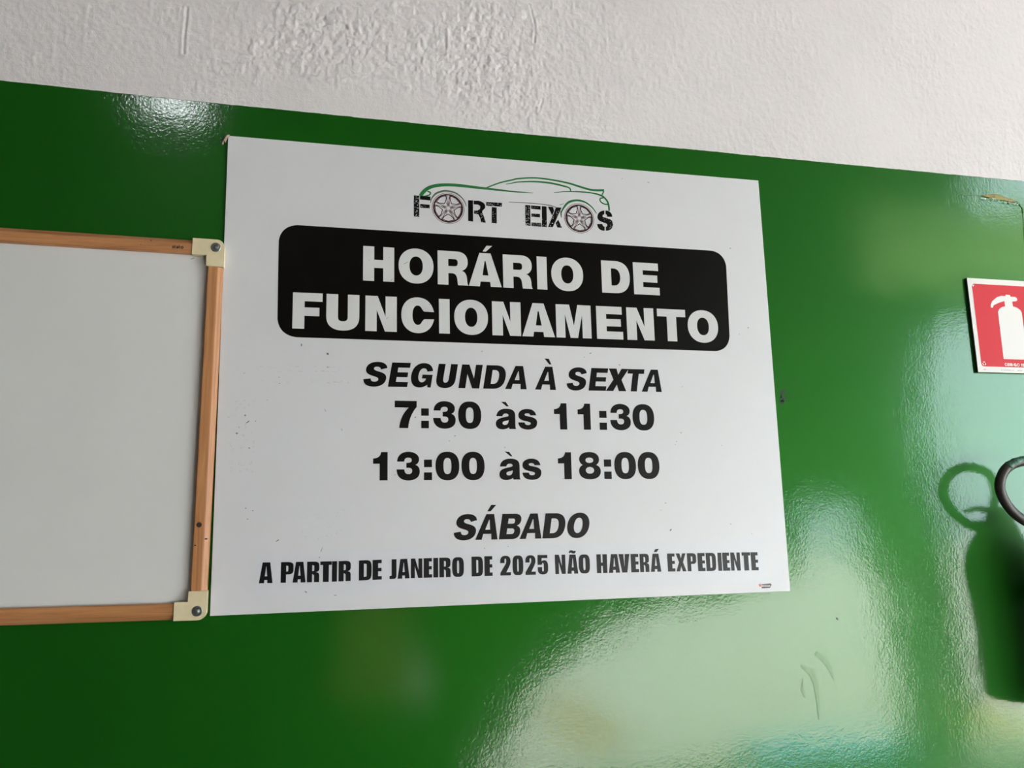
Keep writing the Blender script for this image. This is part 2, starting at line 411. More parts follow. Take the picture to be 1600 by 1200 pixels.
def glyph(ch, f, t, st):
    """outline in a unit box; f = stem / glyph width, t = arm thickness / height, st: 'h' heavy, 'i' oblique bold, 'c' condensed"""
    c = st == 'c'; o = .0 if c else .013
    if c and ch in 'RPAHU': f = min(f, .42)
    g = 1-f
    no = 3.2 if c else 2.15
    if ch == 'I': return [([(0, 0), (1, 0), (1, 1), (0, 1)],)]
    if ch == ':':
        return [(R(0, 0, 1, .275),), (R(0, .46, 1, .73),)]
    if ch == 'H':
        return [([(0,0),(f,0),(f,.38),(g,.38),(g,0),(1,0),(1,1),(g,1),(g,.38+t),(f,.38+t),(f,1),(0,1)],)]
    if ch == 'O':
        return [(sup(.5, .5, .5, .5+o, no), sup(.5, .5, .5-f, .5+o-t, 3.6 if c else 2.2))]
    if ch == '0':
        return [(sup(.5, .5, .5, .5+o, 3.2 if c else 2.35), sup(.5, .5, .5-f, .5+o-t, 3.6 if c else 2.6))]
    if ch == 'E':
        m = .93 if not c else .97
        return [([(0,0),(1,0),(1,t),(f,t),(f,.5-t*.46),(m,.5-t*.46),(m,.5+t*.5),(f,.5+t*.5),(f,1-t),(.98,1-t),(.98,1),(0,1)],)]
    if ch == 'F':
        return [([(0,0),(f,0),(f,.36),(.90,.36),(.90,.36+t),(f,.36+t),(f,1-t),(1,1-t),(1,1),(0,1)],)]
    if ch == 'T':
        a = .5-f/2; return [([(a,0),(1-a,0),(1-a,1-t),(1,1-t),(1,1),(0,1),(0,1-t),(a,1-t)],)]
    if ch == 'N':
        return [([(0,0),(f,0),(f,.60),(1-f*1.05,0),(1,0),(1,1),(g,1),(g,.42),(f*1.08,1),(0,1)],)]
    if ch == 'M':
        return [([(0,0),(.255,0),(.255,.70),(.40,0),(.61,0),(.745,.70),(.745,0),(1,0),(1,1),(.62,1),(.505,.37),(.385,1),(0,1)],)]
    if ch == 'U':
        b = t+.01; e = f'{f} {.36}'
        return [(path(f'M 0 1 L 0 .37 C 0 .13 .17 {-o} .5 {-o} C .83 {-o} 1 .13 1 .37 L 1 1 L {g} 1 L {g} .37 C {g} .27 {.5+(g-.5)*.6} {b} .5 {b} C {.5-(g-.5)*.6} {b} {f} .27 {f} .37 L {f} 1 Z'),)]
    if ch == 'C':
        a0 = 12 if not c else 12
        out = sup(.5, .5, .5, .5+o, 2.15, 13, 347, 50); inn = sup(.5, .5, .5-f, .5+o-t, 2.2, 29, 331, 40)
        out = [(1.0, .605)] + out[1:-1] + [(1.0, .395)]
        inn = [(.695, .61)] + inn[1:-1] + [(.70, .39)]
        return [(out + inn[::-1],)]
    if ch == 'D':
        k = .48 if not c else .5; ro = 1.0
        a, b = (.82, .80) if not c else (.93, .90)
        a, b = (.82, .82) if not c else (.92, .94)
        outer = f'M 0 0 L {k} 0 C {a} 0 1 {1-b} 1 .5 C 1 {b} {a} 1 {k} 1 L 0 1 Z'
        hx = .44 if not c else .5; q = g
        if c: hole = f'M {f} {t} L {f+.03} {t} C {q} {t} {q} {t+.02} {q} .26 L {q} .74 C {q} {1-t-.02} {q} {1-t} {f+.03} {1-t} L {f} {1-t} Z'
        else: hole = f'M {f} {t} L {hx} {t} C {q-.07} {t} {q} {t+.12} {q} .5 C {q} {1-t-.12} {q-.07} {1-t} {hx} {1-t} L {f} {1-t} Z'
        return [(path(outer), path(hole))]
    if ch in 'RPB':
        hr = 1-f+.0 if not c else 1-f*.98
        hr = min(hr, .66) if not c else hr
        yb = .555 if not c else .54; yt = 1-t
        if c: hole = path(f'M {f} {yb} L {f} {yt} L {f+.02} {yt} C {hr} {yt} {hr} {yt-.03} {hr} {yt-.09} L {hr} {yb+.09} C {hr} {yb+.02} {hr} {yb} {f+.02} {yb} Z')
        else: hole = path(f'M {f} {yb} L {f} {yt} L {.55*hr/.66} {yt} C {hr-.03} {yt} {hr} {yt-.03} {hr} {(yt+yb)/2} C {hr} {yb+.03} {hr-.03} {yb} {.54*hr/.66} {yb} Z')
    if ch == 'R':
        if c:
            return [(path(f'M 0 0 L 0 1 L .55 1 C .90 1 1 .93 1 .80 L 1 .66 C 1 .57 .93 .50 .72 .485 C .93 .47 1 .42 1 .32 L 1 0 L {g} 0 L {g} .30 C {g} .36 {f+.05} .39 {f} .39 L {f} 0 Z'), hole)]
        return [(path(f'M 0 0 L 0 1 L .62 1 C .86 1 .985 .88 .985 .69 C .985 .56 .91 .47 .79 .435 C .90 .40 .945 .32 .955 .20 C .96 .10 .97 .03 1.0 0 L .665 0 C .645 .05 .645 .10 .635 .18 C .615 .30 .56 .345 .46 .345 L {f} .345 L {f} 0 Z'), hole)]
    if ch == 'P':
        return [(path(f'M 0 0 L 0 1 L .5 1 C .90 1 1 .93 1 .80 L 1 .62 C 1 .48 .90 .40 .60 .40 L {f} .40 L {f} 0 Z'), hole)]
    if ch == 'B':
        hr = .68
        h1 = path(f'M {f} .61 L {f} .81 L .56 .81 C .64 .81 .67 .76 .67 .71 C .67 .65 .64 .61 .56 .61 Z')
        h2 = path(f'M {f} .20 L {f} .42 L .56 .42 C .66 .42 .70 .37 .70 .31 C .70 .24 .66 .20 .56 .20 Z')
        return [(path('M 0 0 L 0 1 L .62 1 C .86 1 .97 .90 .97 .755 C .97 .64 .90 .56 .79 .53 C .92 .50 1 .41 1 .28 C 1 .10 .87 0 .62 0 Z'), h1, h2)]
    if ch == 'J':
        return [(path('M 1 1 L 1 .22 C 1 .05 .88 0 .55 0 L 0 0 L 0 .16 L .14 .16 C .28 .16 .30 .18 .30 .24 L .30 1 Z'),)]
    if ch == 'A':
        if st == 'h': tl, tr, ft, cb, ct, ax, hl, hr, ay = .335, .675, .335, .145, .335, .505, .42, .60, .76
        elif st == 'i': tl, tr, ft, cb, ct, ax, hl, hr, ay = .33, .68, .285, .225, .39, .50, .38, .60, .77
        else: tl, tr, ft, cb, ct, ax, hl, hr, ay = .24, .80, .385, .15, .33, .52, .42, .60, .80
        k = cb/ct
        return [([(0,0),(ft,0),(ft+(hl-ft)*k*.6,cb),(1-ft+(hr-1+ft)*k*.6,cb),(1-ft,0),(1,0),(tr,1),(tl,1)], [(hl,ct),(hr,ct),(ax+.015,ay),(ax-.015,ay)])]
    if ch == 'V':
        return [([(.27,0),(.74,0),(1,1),(1-.43,1),(.505,.30),(.44,1),(0,1)],)]
    if ch == 'X':
        return [([(0,0),(.36,0),(.50,.29),(.63,0),(1,0),(.70,.505),(.985,1),(.64,1),(.51,.73),(.39,1),(.015,1),(.305,.505)],)]
    if ch == 'S':
        return [(path('M .96 .765 C .92 .93 .74 1.01 .50 1.01 C .24 1.01 .04 .90 .04 .71 C .04 .55 .18 .48 .38 .43 C .55 .385 .65 .36 .65 .29 C .65 .225 .58 .195 .49 .195 C .38 .195 .32 .245 .31 .33 L 0 .29 C .03 .10 .22 -.01 .50 -.01 C .80 -.01 .99 .12 .99 .32 C .99 .50 .84 .56 .64 .61 C .46 .65 .38 .68 .38 .735 C .38 .785 .43 .81 .50 .81 C .60 .81 .67 .77 .69 .70 Z'),)]
    if ch == 'G':
        return [(path('M .99 .69 C .93 .90 .76 1.01 .52 1.01 C .20 1.01 0 .80 0 .49 C 0 .19 .18 -.01 .48 -.01 C .62 -.01 .74 .05 .82 .12 L .85 0 L 1 0 L 1 .53 L .52 .53 L .52 .37 L .72 .37 C .70 .26 .63 .21 .54 .21 C .42 .21 .34 .32 .34 .49 C .34 .68 .42 .79 .54 .79 C .64 .79 .70 .74 .72 .655 Z'),)]
    if ch == '1':
        return [(path('M 1 0 L .45 0 L .45 .585 L 0 .585 L 0 .77 C .33 .78 .50 .84 .55 1 L 1 1 Z'),)]
    if ch == '2':
        return [(path('M 0 .63 L 0 .70 C 0 .90 .18 1 .5 1 C .84 1 1 .90 1 .72 C 1 .62 .95 .55 .87 .46 L .58 .16 L 1 .16 L 1 0 L 0 0 L 0 .13 L .47 .54 C .56 .62 .58 .67 .58 .74 C .58 .81 .56 .85 .51 .85 C .44 .85 .42 .81 .42 .75 L .42 .63 Z'),)]
    if ch == '3':
        return [(path('M .02 .66 C .03 .87 .22 1.01 .50 1.01 C .78 1.01 .97 .90 .97 .745 C .97 .64 .90 .57 .81 .545 C .93 .515 1 .43 1 .305 C 1 .11 .80 -.01 .51 -.01 C .20 -.01 0 .13 0 .385 L .33 .385 C .34 .27 .40 .215 .51 .215 C .61 .215 .67 .26 .67 .33 C .67 .41 .60 .44 .50 .44 L .42 .44 L .42 .614 L .48 .614 C .59 .614 .65 .65 .65 .71 C .65 .775 .59 .80 .50 .80 C .40 .80 .33 .76 .33 .66 Z'),)]
    if ch == '5':
        return [(path('M .02 1 L .95 1 L .95 .84 L .40 .84 L .39 .68 C .45 .71 .52 .73 .62 .73 C .88 .73 1 .62 1 .40 L 1 .30 C 1 .10 .85 0 .5 0 C .16 0 0 .10 0 .28 L 0 .38 L .42 .38 L .42 .25 C .42 .19 .45 .15 .5 .15 C .56 .15 .58 .19 .58 .26 L .58 .47 C .58 .55 .56 .59 .51 .59 C .45 .59 .42 .56 .42 .50 L 0 .50 Z'),)]
    if ch == '7':
        return [(path('M 0 1 L 1 1 L 1 .78 C .80 .60 .63 .30 .61 0 L .205 0 C .23 .30 .40 .57 .64 .755 L 0 .755 Z'),)]
    if ch == '8':
        a = 'M .175 .525 C .06 .58 .02 .66 .02 .735 C .02 .91 .22 1.01 .49 1.01 C .76 1.01 .94 .91 .94 .735 C .94 .66 .91 .58 .80 .525 C .94 .48 1 .40 1 .29 C 1 .10 .80 -.01 .5 -.01 C .20 -.01 0 .10 0 .29 C 0 .40 .05 .48 .175 .525 Z'
        return [(path(a), sup(.49, .70, .18, .10, 2.1, seg=24), sup(.50, .325, .19, .125, 2.1, seg=24))]
    if ch == 'a':
        return [(path('M .03 .63 C .06 .88 .24 1.01 .52 1.01 C .84 1.01 .96 .90 .96 .68 L .96 .20 C .96 .10 .97 .04 1.0 0 L .66 0 C .65 .03 .64 .06 .64 .09 C .56 .02 .45 -.02 .32 -.02 C .12 -.02 0 .08 0 .25 C 0 .44 .13 .52 .36 .57 C .55 .61 .63 .62 .63 .68 C .63 .74 .57 .765 .49 .765 C .40 .765 .35 .72 .33 .63 Z'),
                 path('M .63 .44 C .63 .30 .57 .20 .45 .20 C .38 .20 .33 .235 .33 .29 C .33 .36 .40 .385 .50 .405 C .56 .42 .60 .43 .63 .44 Z'))]
    if ch == 's':
        return [(path('M .96 .69 C .93 .90 .76 1.01 .49 1.01 C .20 1.01 .02 .88 .02 .68 C .02 .52 .15 .44 .42 .395 C .58 .365 .66 .345 .66 .29 C .66 .235 .60 .205 .51 .205 C .40 .205 .35 .25 .34 .335 L 0 .335 C .02 .11 .19 -.02 .50 -.02 C .82 -.02 1 .11 1 .34 C 1 .51 .87 .58 .60 .63 C .42 .66 .35 .675 .35 .725 C .35 .77 .41 .79 .49 .79 C .58 .79 .63 .76 .645 .69 Z'),)]
    raise ValueError(ch)

class Flat:
    """flat print in the plane y = Y"""
    def __init__(s, Y): s.Y = Y; s.v = []; s.f = []
    def poly(s, outer, holes=()):
        loops = [list(outer)] + [list(h) for h in holes]
        pts = [p for l in loops for p in l]; n = len(s.v)
        for a, b, c in tessellate_polygon([[Vector((p[0], p[1], 0)) for p in l] for l in loops]):
            A = (pts[b][0]-pts[a][0])*(pts[c][1]-pts[a][1])-(pts[b][1]-pts[a][1])*(pts[c][0]-pts[a][0])
            if abs(A) < 1e-14: continue
            if A < 0: b, c = c, b
            s.f.append((a+n, b+n, c+n))
        s.v += [(p[0], s.Y, p[1]) for p in pts]
    def stroke(s, pts, w):
        ws = w if isinstance(w, (list, tuple)) else [w]*len(pts)
        L = []; Rr = []
        for i, p in enumerate(pts):
            a = pts[max(i-1, 0)]; b = pts[min(i+1, len(pts)-1)]
            dx, dz = b[0]-a[0], b[1]-a[1]; l = math.hypot(dx, dz) or 1
            nx, nz = -dz/l*ws[i]/2, dx/l*ws[i]/2
            L.append((p[0]+nx, p[1]+nz)); Rr.append((p[0]-nx, p[1]-nz))
        n = len(s.v); s.k = getattr(s, 'k', 0)+1; y_ = s.Y-s.k*1.2e-5      # each stroke a hair above the last
        for l, r in zip(L, Rr): s.v += [(l[0], y_, l[1]), (r[0], y_, r[1])]
        for i in range(len(pts)-1): s.f.append((n+2*i, n+2*i+1, n+2*i+3, n+2*i+2))
    def build(s, name, mat, parent=None, **k): return mesh_obj(name, s.v, s.f, mat, parent, **k)

def bx(px, py, Y=0): q = at(px, py, Y); return (q.x, q.z)

def crop(ox, oy, sc): return lambda X, Yc: (ox+X/sc, oy+Yc/sc)

MIDS = set('OCSG03582Uas:IT'); 
def text(fl, base, cap, glyphs, s, t, st, slant=0, mid=True, bodyh=None):
    """base/cap: two full-frame points each; glyphs: (char, px_left, px_right, extra polygons); placed on the sign plane"""
    (b0, b1), (c0, c1) = base, cap
    def ly(p, q, x): return p[1]+(q[1]-p[1])*(x-p[0])/(q[0]-p[0])
    B0, B1, C0, C1 = bx(*b0, fl.Y), bx(*b1, fl.Y), bx(*c0, fl.Y), bx(*c1, fl.Y)
    for ch, xl, xr in glyphs:
        xm = (xl+xr)/2; yb = ly(b0, b1, xm); yc = ly(c0, c1, xm)
        ym = (yb+yc)/2 if (mid and ch in MIDS) else yb
        x0 = bx(xl, ym, fl.Y)[0]; x1 = bx(xr, ym, fl.Y)[0]
        zb = lambda x: B0[1]+(B1[1]-B0[1])*(x-B0[0])/(B1[0]-B0[0])
        zc = lambda x: C0[1]+(C1[1]-C0[1])*(x-C0[0])/(C1[0]-C0[0])
        H = zc((x0+x1)/2)-zb((x0+x1)/2); Wd = x1-x0
        hh = (bodyh if (bodyh and ch in 'as') else 1)
        for loops in glyph(ch, (.72 if (st == 'c' and ch == 'N') else 1)*min(.49 if ch in 'O0UNDHRPB' else 1, s*H/Wd), t, st):
            out = []
            for lp_ in loops:
                q = []
                for u, v in lp_:
                    v *= hh
                    x = x0+u*Wd+slant*v*H; q.append((x, zb(x)+v*H))
                out.append(q)
            fl.poly(out[0], out[1:])

# ------------------------------------------------------------------ the notice board
nb = empty('notice_board', (0, 0, 0), label='large white opening-hours sign board with black header panel on green wall', cat='sign')
TLc, TRc, BRc, BLc = bx(356.5, 212), bx(1185, 282), bx(1235, 923.5), bx(328, 962.5)
MB().prism([BLc, BRc, TRc, TLc], 0, .0028).build('panel', MAT['board'], nb, bevel=.0004)

# header panel with rounded corners
hc = [bx(436, 350), bx(1133.5, 393), bx(1141, 549.5), bx(433, 526)]
def rrect(c, r, seg=10):
    out = []
    n = 4
    for i in range(n):
        p = Vector(c[i]); a = (Vector(c[i-1])-p).normalized(); b = (Vector(c[(i+1)%n])-p).normalized()
        s, e = p+a*r, p+b*r
        for k in range(seg+1):
            tt = k/seg; out.append(tuple((1-tt)**2*s+2*tt*(1-tt)*(p*0.78+(s+e)*.11)+tt*tt*e))
    return out
hp = Flat(-.0003); hp.poly(rrect(hc, .030)); header = hp.build('header_panel', MAT['black'], nb, label='black header panel with rounded corners')
YT = -.0006
A = crop(550, 370, 6.4); Bc = crop(790, 380, 6.4)
def say(Y, base, cap, words, mat, parent, s, t, st, **k):
    """one lettering part per word: (label, glyphs, accent polygons, strokes)"""
    for lab, gl, polys, strokes in words:
        f_ = Flat(Y)
        if callable(base):
            for c_ in gl: text(f_, *base(c_), [c_], (s*.88 if c_[0] in 'O0D' else s), t, st, **k)
        else: text(f_, base, cap, gl, s, t, st, **k)
        for p_ in polys: f_.poly([bx(*q_, Y) for q_ in p_])
        for p_, w_ in strokes: f_.stroke([bx(*q_, Y) for q_ in p_], w_)
        f_.build('lettering', mat, parent, label=lab)
def G(cr, L): return [(c, cr(a, 0)[0], cr(b, 0)[0]) for c, a, b in L]
def Pl(cr, *p): return [cr(*q_) for q_ in p]
say(YT, (A(110, 436), Bc(1543, 522)), (A(110, 90), Bc(1528, 205)), [
    ('white lettering HORÁRIO', G(A, [('H', 110, 422), ('O', 466, 815), ('R', 858, 1165), ('A', 1168, 1498)]) + G(Bc, [('R', -22, 272), ('I', 314, 413), ('O', 457, 775)]),
     [Pl(A, (1345, 89), (1402, 92), (1338, 149), (1305, 146))], []),
    ('white lettering DE', G(Bc, [('D', 967, 1249), ('E', 1287, 1543)]), [], [])], MAT['white_print'], header, .305, .235, 'h')
Cc = crop(440, 445, 6.4); Dc = crop(680, 455, 6.4); Ec = crop(900, 460, 6.4)
say(YT, (Cc(106, 436), Ec(1012, 470)), (Cc(112, 74), Ec(1088, 155)), [
    ('white lettering FUNCIONAMENTO', G(Cc, [('F', 106, 405), ('U', 447, 777), ('N', 836, 1152), ('C', 1197, 1525)])
     + G(Dc, [('I', 38, 145), ('O', 190, 528), ('N', 573, 860), ('A', 872, 1198), ('M', 1214, 1565)])
     + G(Ec, [('E', 212, 474), ('N', 516, 788), ('T', 816, 1098), ('O', 1118, 1420)]), [], [])], MAT['white_print'], header, .31, .235, 'h')
Fc = crop(560, 550, 6.4); Gc = crop(800, 550, 6.4)
say(-.0003, (Fc(390, 349), Gc(1040, 391)), (Fc(427, 107), Gc(1064, 167)), [
    ('black slanted lettering SEGUNDA', G(Fc, [('S', 36, 266), ('E', 295, 487), ('G', 508, 722), ('U', 765, 958), ('N', 1000, 1208), ('D', 1248, 1455), ('A', 1467, 1683)]), [], []),
    ('black slanted lettering À', G(Gc, [('A', 230, 440)]), [Pl(Gc, (325, 65), (368, 68), (394, 125), (372, 124))], []),
    ('black slanted lettering SEXTA', G(Gc, [('S', 538, 733), ('E', 765, 938), ('X', 938, 1143), ('T', 1135, 1300), ('A', 1298, 1498)]), [], [])],
    MAT['ink'], nb, .285, .205, 'i', slant=.17, mid=False)
Hc = crop(600, 610, 6.4); Ic = crop(820, 610, 6.4)
say(-.0003, (Hc(200, 377), Ic(1180, 398)), (Hc(200, 104), Ic(1180, 141)), [
    ('black lettering 7:30', G(Hc, [('7', 107, 328), (':', 372, 448), ('3', 492, 716), ('0', 742, 972)]), [], []),
    ('black lettering às in the 7:30 line', G(Hc, [('a', 1117, 1320), ('s', 1340, 1530)]), [Pl(Hc, (1170, 114), (1217, 116), (1249, 160), (1225, 160))], []),
    ('black lettering 11:30', G(Ic, [('1', 297, 425), ('1', 534, 662), (':', 745, 818), ('3', 853, 1058), ('0', 1078, 1293)]), [], [])],
    MAT['ink'], nb, .285, .225, 'h', bodyh=.755)
Jc = crop(570, 690, 6.4); Kc = crop(810, 690, 6.4)
say(-.0003, (Jc(200, 388), Kc(1300, 371)), (Jc(200, 104), Kc(1300, 107)), [
    ('black lettering 13:00', G(Jc, [('1', 82, 228), ('3', 318, 550), (':', 592, 672), ('0', 708, 945), ('0', 967, 1198)]), [], []),
    ('black lettering às in the 13:00 line', G(Jc, [('a', 1345, 1556)]) + G(Kc, [('s', 38, 228)]), [Pl(Jc, (1397, 99), (1443, 102), (1477, 147), (1457, 147))], []),
    ('black lettering 18:00', G(Kc, [('1', 401, 535), ('8', 605, 822), (':', 856, 929), ('0', 960, 1176), ('0', 1195, 1410)]), [], [])],
    MAT['ink'], nb, .285, .225, 'h', bodyh=.755)
Lc = crop(690, 770, 6.4)
say(-.0003, (Lc(400, 470), Lc(1200, 453)), (Lc(600, 211), Lc(1100, 205)), [
    ('black slanted lettering SÁBADO', G(Lc, [('S', 110, 334), ('A', 337, 560), ('B', 572, 777), ('A', 780, 998), ('D', 1007, 1221), ('O', 1242, 1462)]),
     [Pl(Lc, (497, 120), (547, 120), (491, 185), (457, 186))], [])], MAT['ink'], nb, .285, .205, 'i', slant=.17, mid=False)
# adhesive strip and its condensed line
Y1, Y2 = -.00025, -.0005
st = Flat(Y1); st.poly([bx(402, 862.5), bx(1193, 842), bx(1197, 912), bx(399, 931)])
strip = st.build('adhesive_strip', MAT['strip'], nb, label='slightly bluish adhesive strip across the foot of the sign')
Mc = crop(395, 850, 6.4); Nc = crop(635, 850, 6.4); Oc = crop(1020, 845, 8.889); Pc = crop(860, 840, 4.571)
Q = [(404, 911.5), (520, 909), (640, 903.5), (780, 899.5), (870, 897), (1035, 893.2), (1187, 891)]
Qt = [(404, 879), (520, 877), (640, 873.0), (780, 868.5), (870, 866.8), (1035, 865), (1183, 862.8)]
def strip_line(c):
    xm = (c[1]+c[2])/2; k = max(i for i in range(len(Q)-1) if xm >= Q[i][0]-2)
    return (Q[k], Q[k+1]), (Qt[k], Qt[k+1])
cw = 'black condensed lettering '
say(Y2, strip_line, None, [
    (cw+'A', G(Mc, [('A', 60, 197)]), [], []),
    (cw+'PARTIR', G(Mc, [('P', 278, 404), ('A', 397, 528), ('R', 540, 663), ('T', 674, 788), ('I', 792, 842), ('R', 857, 978)]), [], []),
    (cw+'DE after PARTIR', G(Mc, [('D', 1060, 1188), ('E', 1197, 1290)]), [], []),
    (cw+'JANEIRO', G(Mc, [('J', 1367, 1437), ('A', 1447, 1568)]) + G(Nc, [('N', 45, 160), ('E', 173, 257), ('I', 270, 318), ('R', 330, 442), ('O', 458, 575)]), [], []),
    (cw+'DE after JANEIRO', G(Nc, [('D', 653, 768), ('E', 782, 863)]), [], []),
    (cw+'2025', G(Nc, [('2', 938, 1043), ('0', 1061, 1169), ('2', 1190, 1292), ('5', 1312, 1417)]), [], []),
    (cw+'NÃO', G(Pc, [('N', 36, 110), ('A', 122, 200), ('O', 203, 282)]), [],
     [(Pl(Pc, (133, 108), (142, 99), (152, 100), (163, 105), (172, 104), (179, 96)), [.002, .004, .0045, .0045, .004, .002])]),
    (cw+'HAVERÁ', G(Pc, [('H', 333, 408), ('A', 418, 498), ('V', 492, 570), ('E', 578, 634), ('R', 642, 708), ('A', 718, 793)]), [Pl(Pc, (748, 83), (776, 80), (758, 103), (738, 103))], []),
    (cw+'EXPEDIENTE', G(Oc, [('E', 212, 316), ('X', 328, 470), ('P', 486, 612), ('E', 632, 734), ('D', 748, 887), ('I', 905, 958), ('E', 978, 1076), ('N', 1092, 1224), ('T', 1240, 1358), ('E', 1374, 1473)]), [], [])],
    MAT['inkblue'], strip, .285, .175, 'c')

# ---- shop logo: car outline, wheels and stencil letters
lg = Flat(-.0003); lgrey = Flat(-.0003)
c1 = crop(640, 270, 10.0); c2 = crop(800, 270, 9.4118)
def curve(fl_, cr, pts, ws, n=8):
    p3 = spline([(*cr(*p), 0) for p in pts], n)
    m = len(p3); k = len(ws)
    w = [(np.interp(i/(m-1)*(k-1), range(k), ws)*1.25+.45)*.00112 for i in range(m)]
    fl_.stroke([bx(p.x, p.y, fl_.Y) for p in p3], w)
def both(l, r):   # right-hand crop points into left crop coordinates
    return l + [((c2(*p)[0]-640)*10, (c2(*p)[1]-270)*10) for p in r]
curve(lg, c1, both([(170, 365), (215, 300), (300, 235), (430, 198), (600, 188), (800, 200), (1000, 224), (1190, 245), (1600, 292)], [(150, 285), (310, 297)]), [4.5, 4.3, 4.2, 4.0, 3.8, 3.6, 3.2, 2.8, 1.5, 1, .3])
curve(lg, c1, both([(1185, 240), (1300, 195), (1430, 150), (1600, 112)], [(100, 85), (330, 75), (560, 100), (820, 150), (1000, 205), (1150, 248), (1250, 258), (1345, 258)]), [1.2, 1.4, 1.5, 1.6, 1.7, 1.8, 1.9, 2.0, 2.3, 2.4, 2.6, 2.6])
curve(lg, c1, both([(1505, 178), (1600, 162)], [(100, 135), (330, 130), (560, 150), (760, 195), (845, 225), (865, 270)]), [.5, .9, 1.2, 1.8, 2.2, 2.0, 1.5, 1.4])
curve(lg, c2, [(615, 290), (800, 277), (1000, 280), (1180, 298), (1320, 338), (1390, 400), (1420, 470), (1430, 560)], [.3, .9, 1.4, 1.6, 1.7, 1.8, 1.9, 2.2])
curve(lg, c2, [(1342, 240), (1345, 280), (1325, 325)], [1.6, 1.5, 1.2])
curve(lg, c2, [(1345, 365), (1295, 385), (1310, 430), (1360, 460), (1410, 465)], [1.4, 1.3, 1.4, 1.4, 1.2])
curve(lg, c1, [(280, 288), (325, 310), (310, 345), (260, 362), (205, 368)], [1.5, 1.4, 1.4, 1.2, 1.0])
curve(lg, c2, [(727, 660), (722, 590), (770, 500), (840, 430), (960, 405), (1080, 435), (1180, 510), (1245, 600)], [.4, 1.2, 2.0, 2.6, 2.4, 1.8, 1.2, .6])
curve(lg, c2, [(712, 560), (722, 600), (727, 655)], [.4, .9, .4])
GREY = []
lgrey = Flat(-.0003); GREY.append(lgrey); curve(lgrey, c1, [(325, 470), (345, 400), (410, 325), (500, 290), (580, 283), (700, 308), (800, 375), (860, 450), (885, 525)], [.5, 1.2, 1.9, 2.3, 2.2, 1.8, 1.3, .9, .4])
lgrey = Flat(-.0003); GREY.append(lgrey); curve(lgrey, c1, both([(1550, 460)], [(0, 433), (300, 448), (550, 478), (650, 508)]), [.2, .5, .7, .8, .6])
lgrey = Flat(-.0003); GREY.append(lgrey); curve(lgrey, c2, [(700, 475), (765, 452)], [.4, .2])
logo = lg.build('car_outline', MAT['car_green'], nb, label='green car outline emblem')

for g_ in GREY: g_.build('grey_line', MAT['car_grey'], logo)
let = Flat(-.0004); specks = Flat(-.00048)
def flush(ch):
    global let
    let.build('lettering', MAT['ink'], logo, label='black stencil letter '+ch); let = Flat(-.0004)
def q(cr, *p): let.poly([bx(*cr(*a), let.Y) for a in p])
q(c1, (68, 352), (152, 358), (150, 690), (68, 680))
q(c1, (162, 360), (326, 372), (324, 432), (162, 418)); q(c1, (166, 486), (314, 500), (312, 556), (166, 545))
flush('F')
q(c1, (914, 428), (990, 432), (992, 762), (914, 750))
rp = spline([(*c1(*p), 0) for p in [(1002, 436), (1090, 440), (1165, 480), (1180, 545), (1135, 605), (1160, 680), (1190, 780)]], 6)
rq = [(*c1(*p), 0) for p in [(1120, 772), (1100, 700), (1075, 650), (1006, 638), (1006, 590), (1060, 590), (1100, 565), (1105, 520), (1070, 497), (1002, 492)]]
let.poly([bx(p[0], p[1], let.Y) for p in list(rp)+rq])
flush('R')
q(c1, (1198, 455), (1442, 470), (1440, 530), (1198, 515)); q(c1, (1284, 535), (1360, 542), (1362, 790), (1284, 782))
flush('T')
q(c2, (195, 472), (268, 478), (272, 782), (200, 770))
q(c2, (282, 480), (420, 490), (420, 542), (282, 530)); q(c2, (285, 598), (412, 606), (412, 655), (285, 645)); q(c2, (288, 730), (428, 738), (430, 792), (288, 782))
flush('E')
q(c2, (440, 490), (508, 496), (514, 800), (440, 792))
flush('I')
q(c2, (648, 508), (728, 512), (600, 800), (530, 798)); q(c2, (530, 498), (605, 502), (618, 560), (590, 628)); q(c2, (680, 690), (736, 808), (668, 805), (640, 740))
flush('X')
def letter_s(cr, x0, y0, x1, y1, p_):
    return [bx(*cr(x0+(x1-x0)*u, y1+(y0-y1)*v), let.Y) for u, v in p_]
for pth in ('M .96 .69 C .93 .90 .76 1 .53 1.0 L .53 .82 C .60 .81 .63 .77 .645 .69 Z',
            'M .45 1 C .20 .99 .02 .88 .02 .68 C .02 .54 .15 .47 .42 .40 C .58 .36 .64 .34 .64 .28 C .64 .22 .60 .20 .55 .195 L .55 0 C .84 0 1 .11 1 .33 C 1 .50 .87 .57 .60 .63 C .40 .67 .34 .68 .34 .73 C .34 .78 .38 .80 .45 .81 Z',
            'M .47 0 C .19 0 .02 .11 0 .335 L .33 .335 C .34 .25 .39 .21 .47 .20 Z'):
    let.poly(letter_s(c2, 1252, 555, 1486, 852, path(pth, 7)))
flush('S')
rnd = random.Random(5)
def speck_area(cr, x0, y0, x1, y1, n, mx=9):
    for _ in range(n):
        x, y = rnd.uniform(x0, x1), rnd.uniform(y0, y1); r = rnd.uniform(3, mx); a0 = rnd.random()*6
        specks.poly([bx(*cr(x+r*rnd.uniform(.4, 1.2)*math.cos(a0+k*1.05), y+r*rnd.uniform(.4, 1.2)*math.sin(a0+k*1.05)), specks.Y) for k in range(6)])
speck_area(c1, 76, 360, 145, 680, 46); speck_area(c1, 175, 500, 305, 545, 8, 6); speck_area(c1, 1100, 640, 1180, 770, 16, 7)
speck_area(c1, 1205, 465, 1430, 520, 22); speck_area(c1, 1290, 600, 1355, 780, 10, 7); speck_area(c1, 1015, 595, 1080, 635, 6, 5)
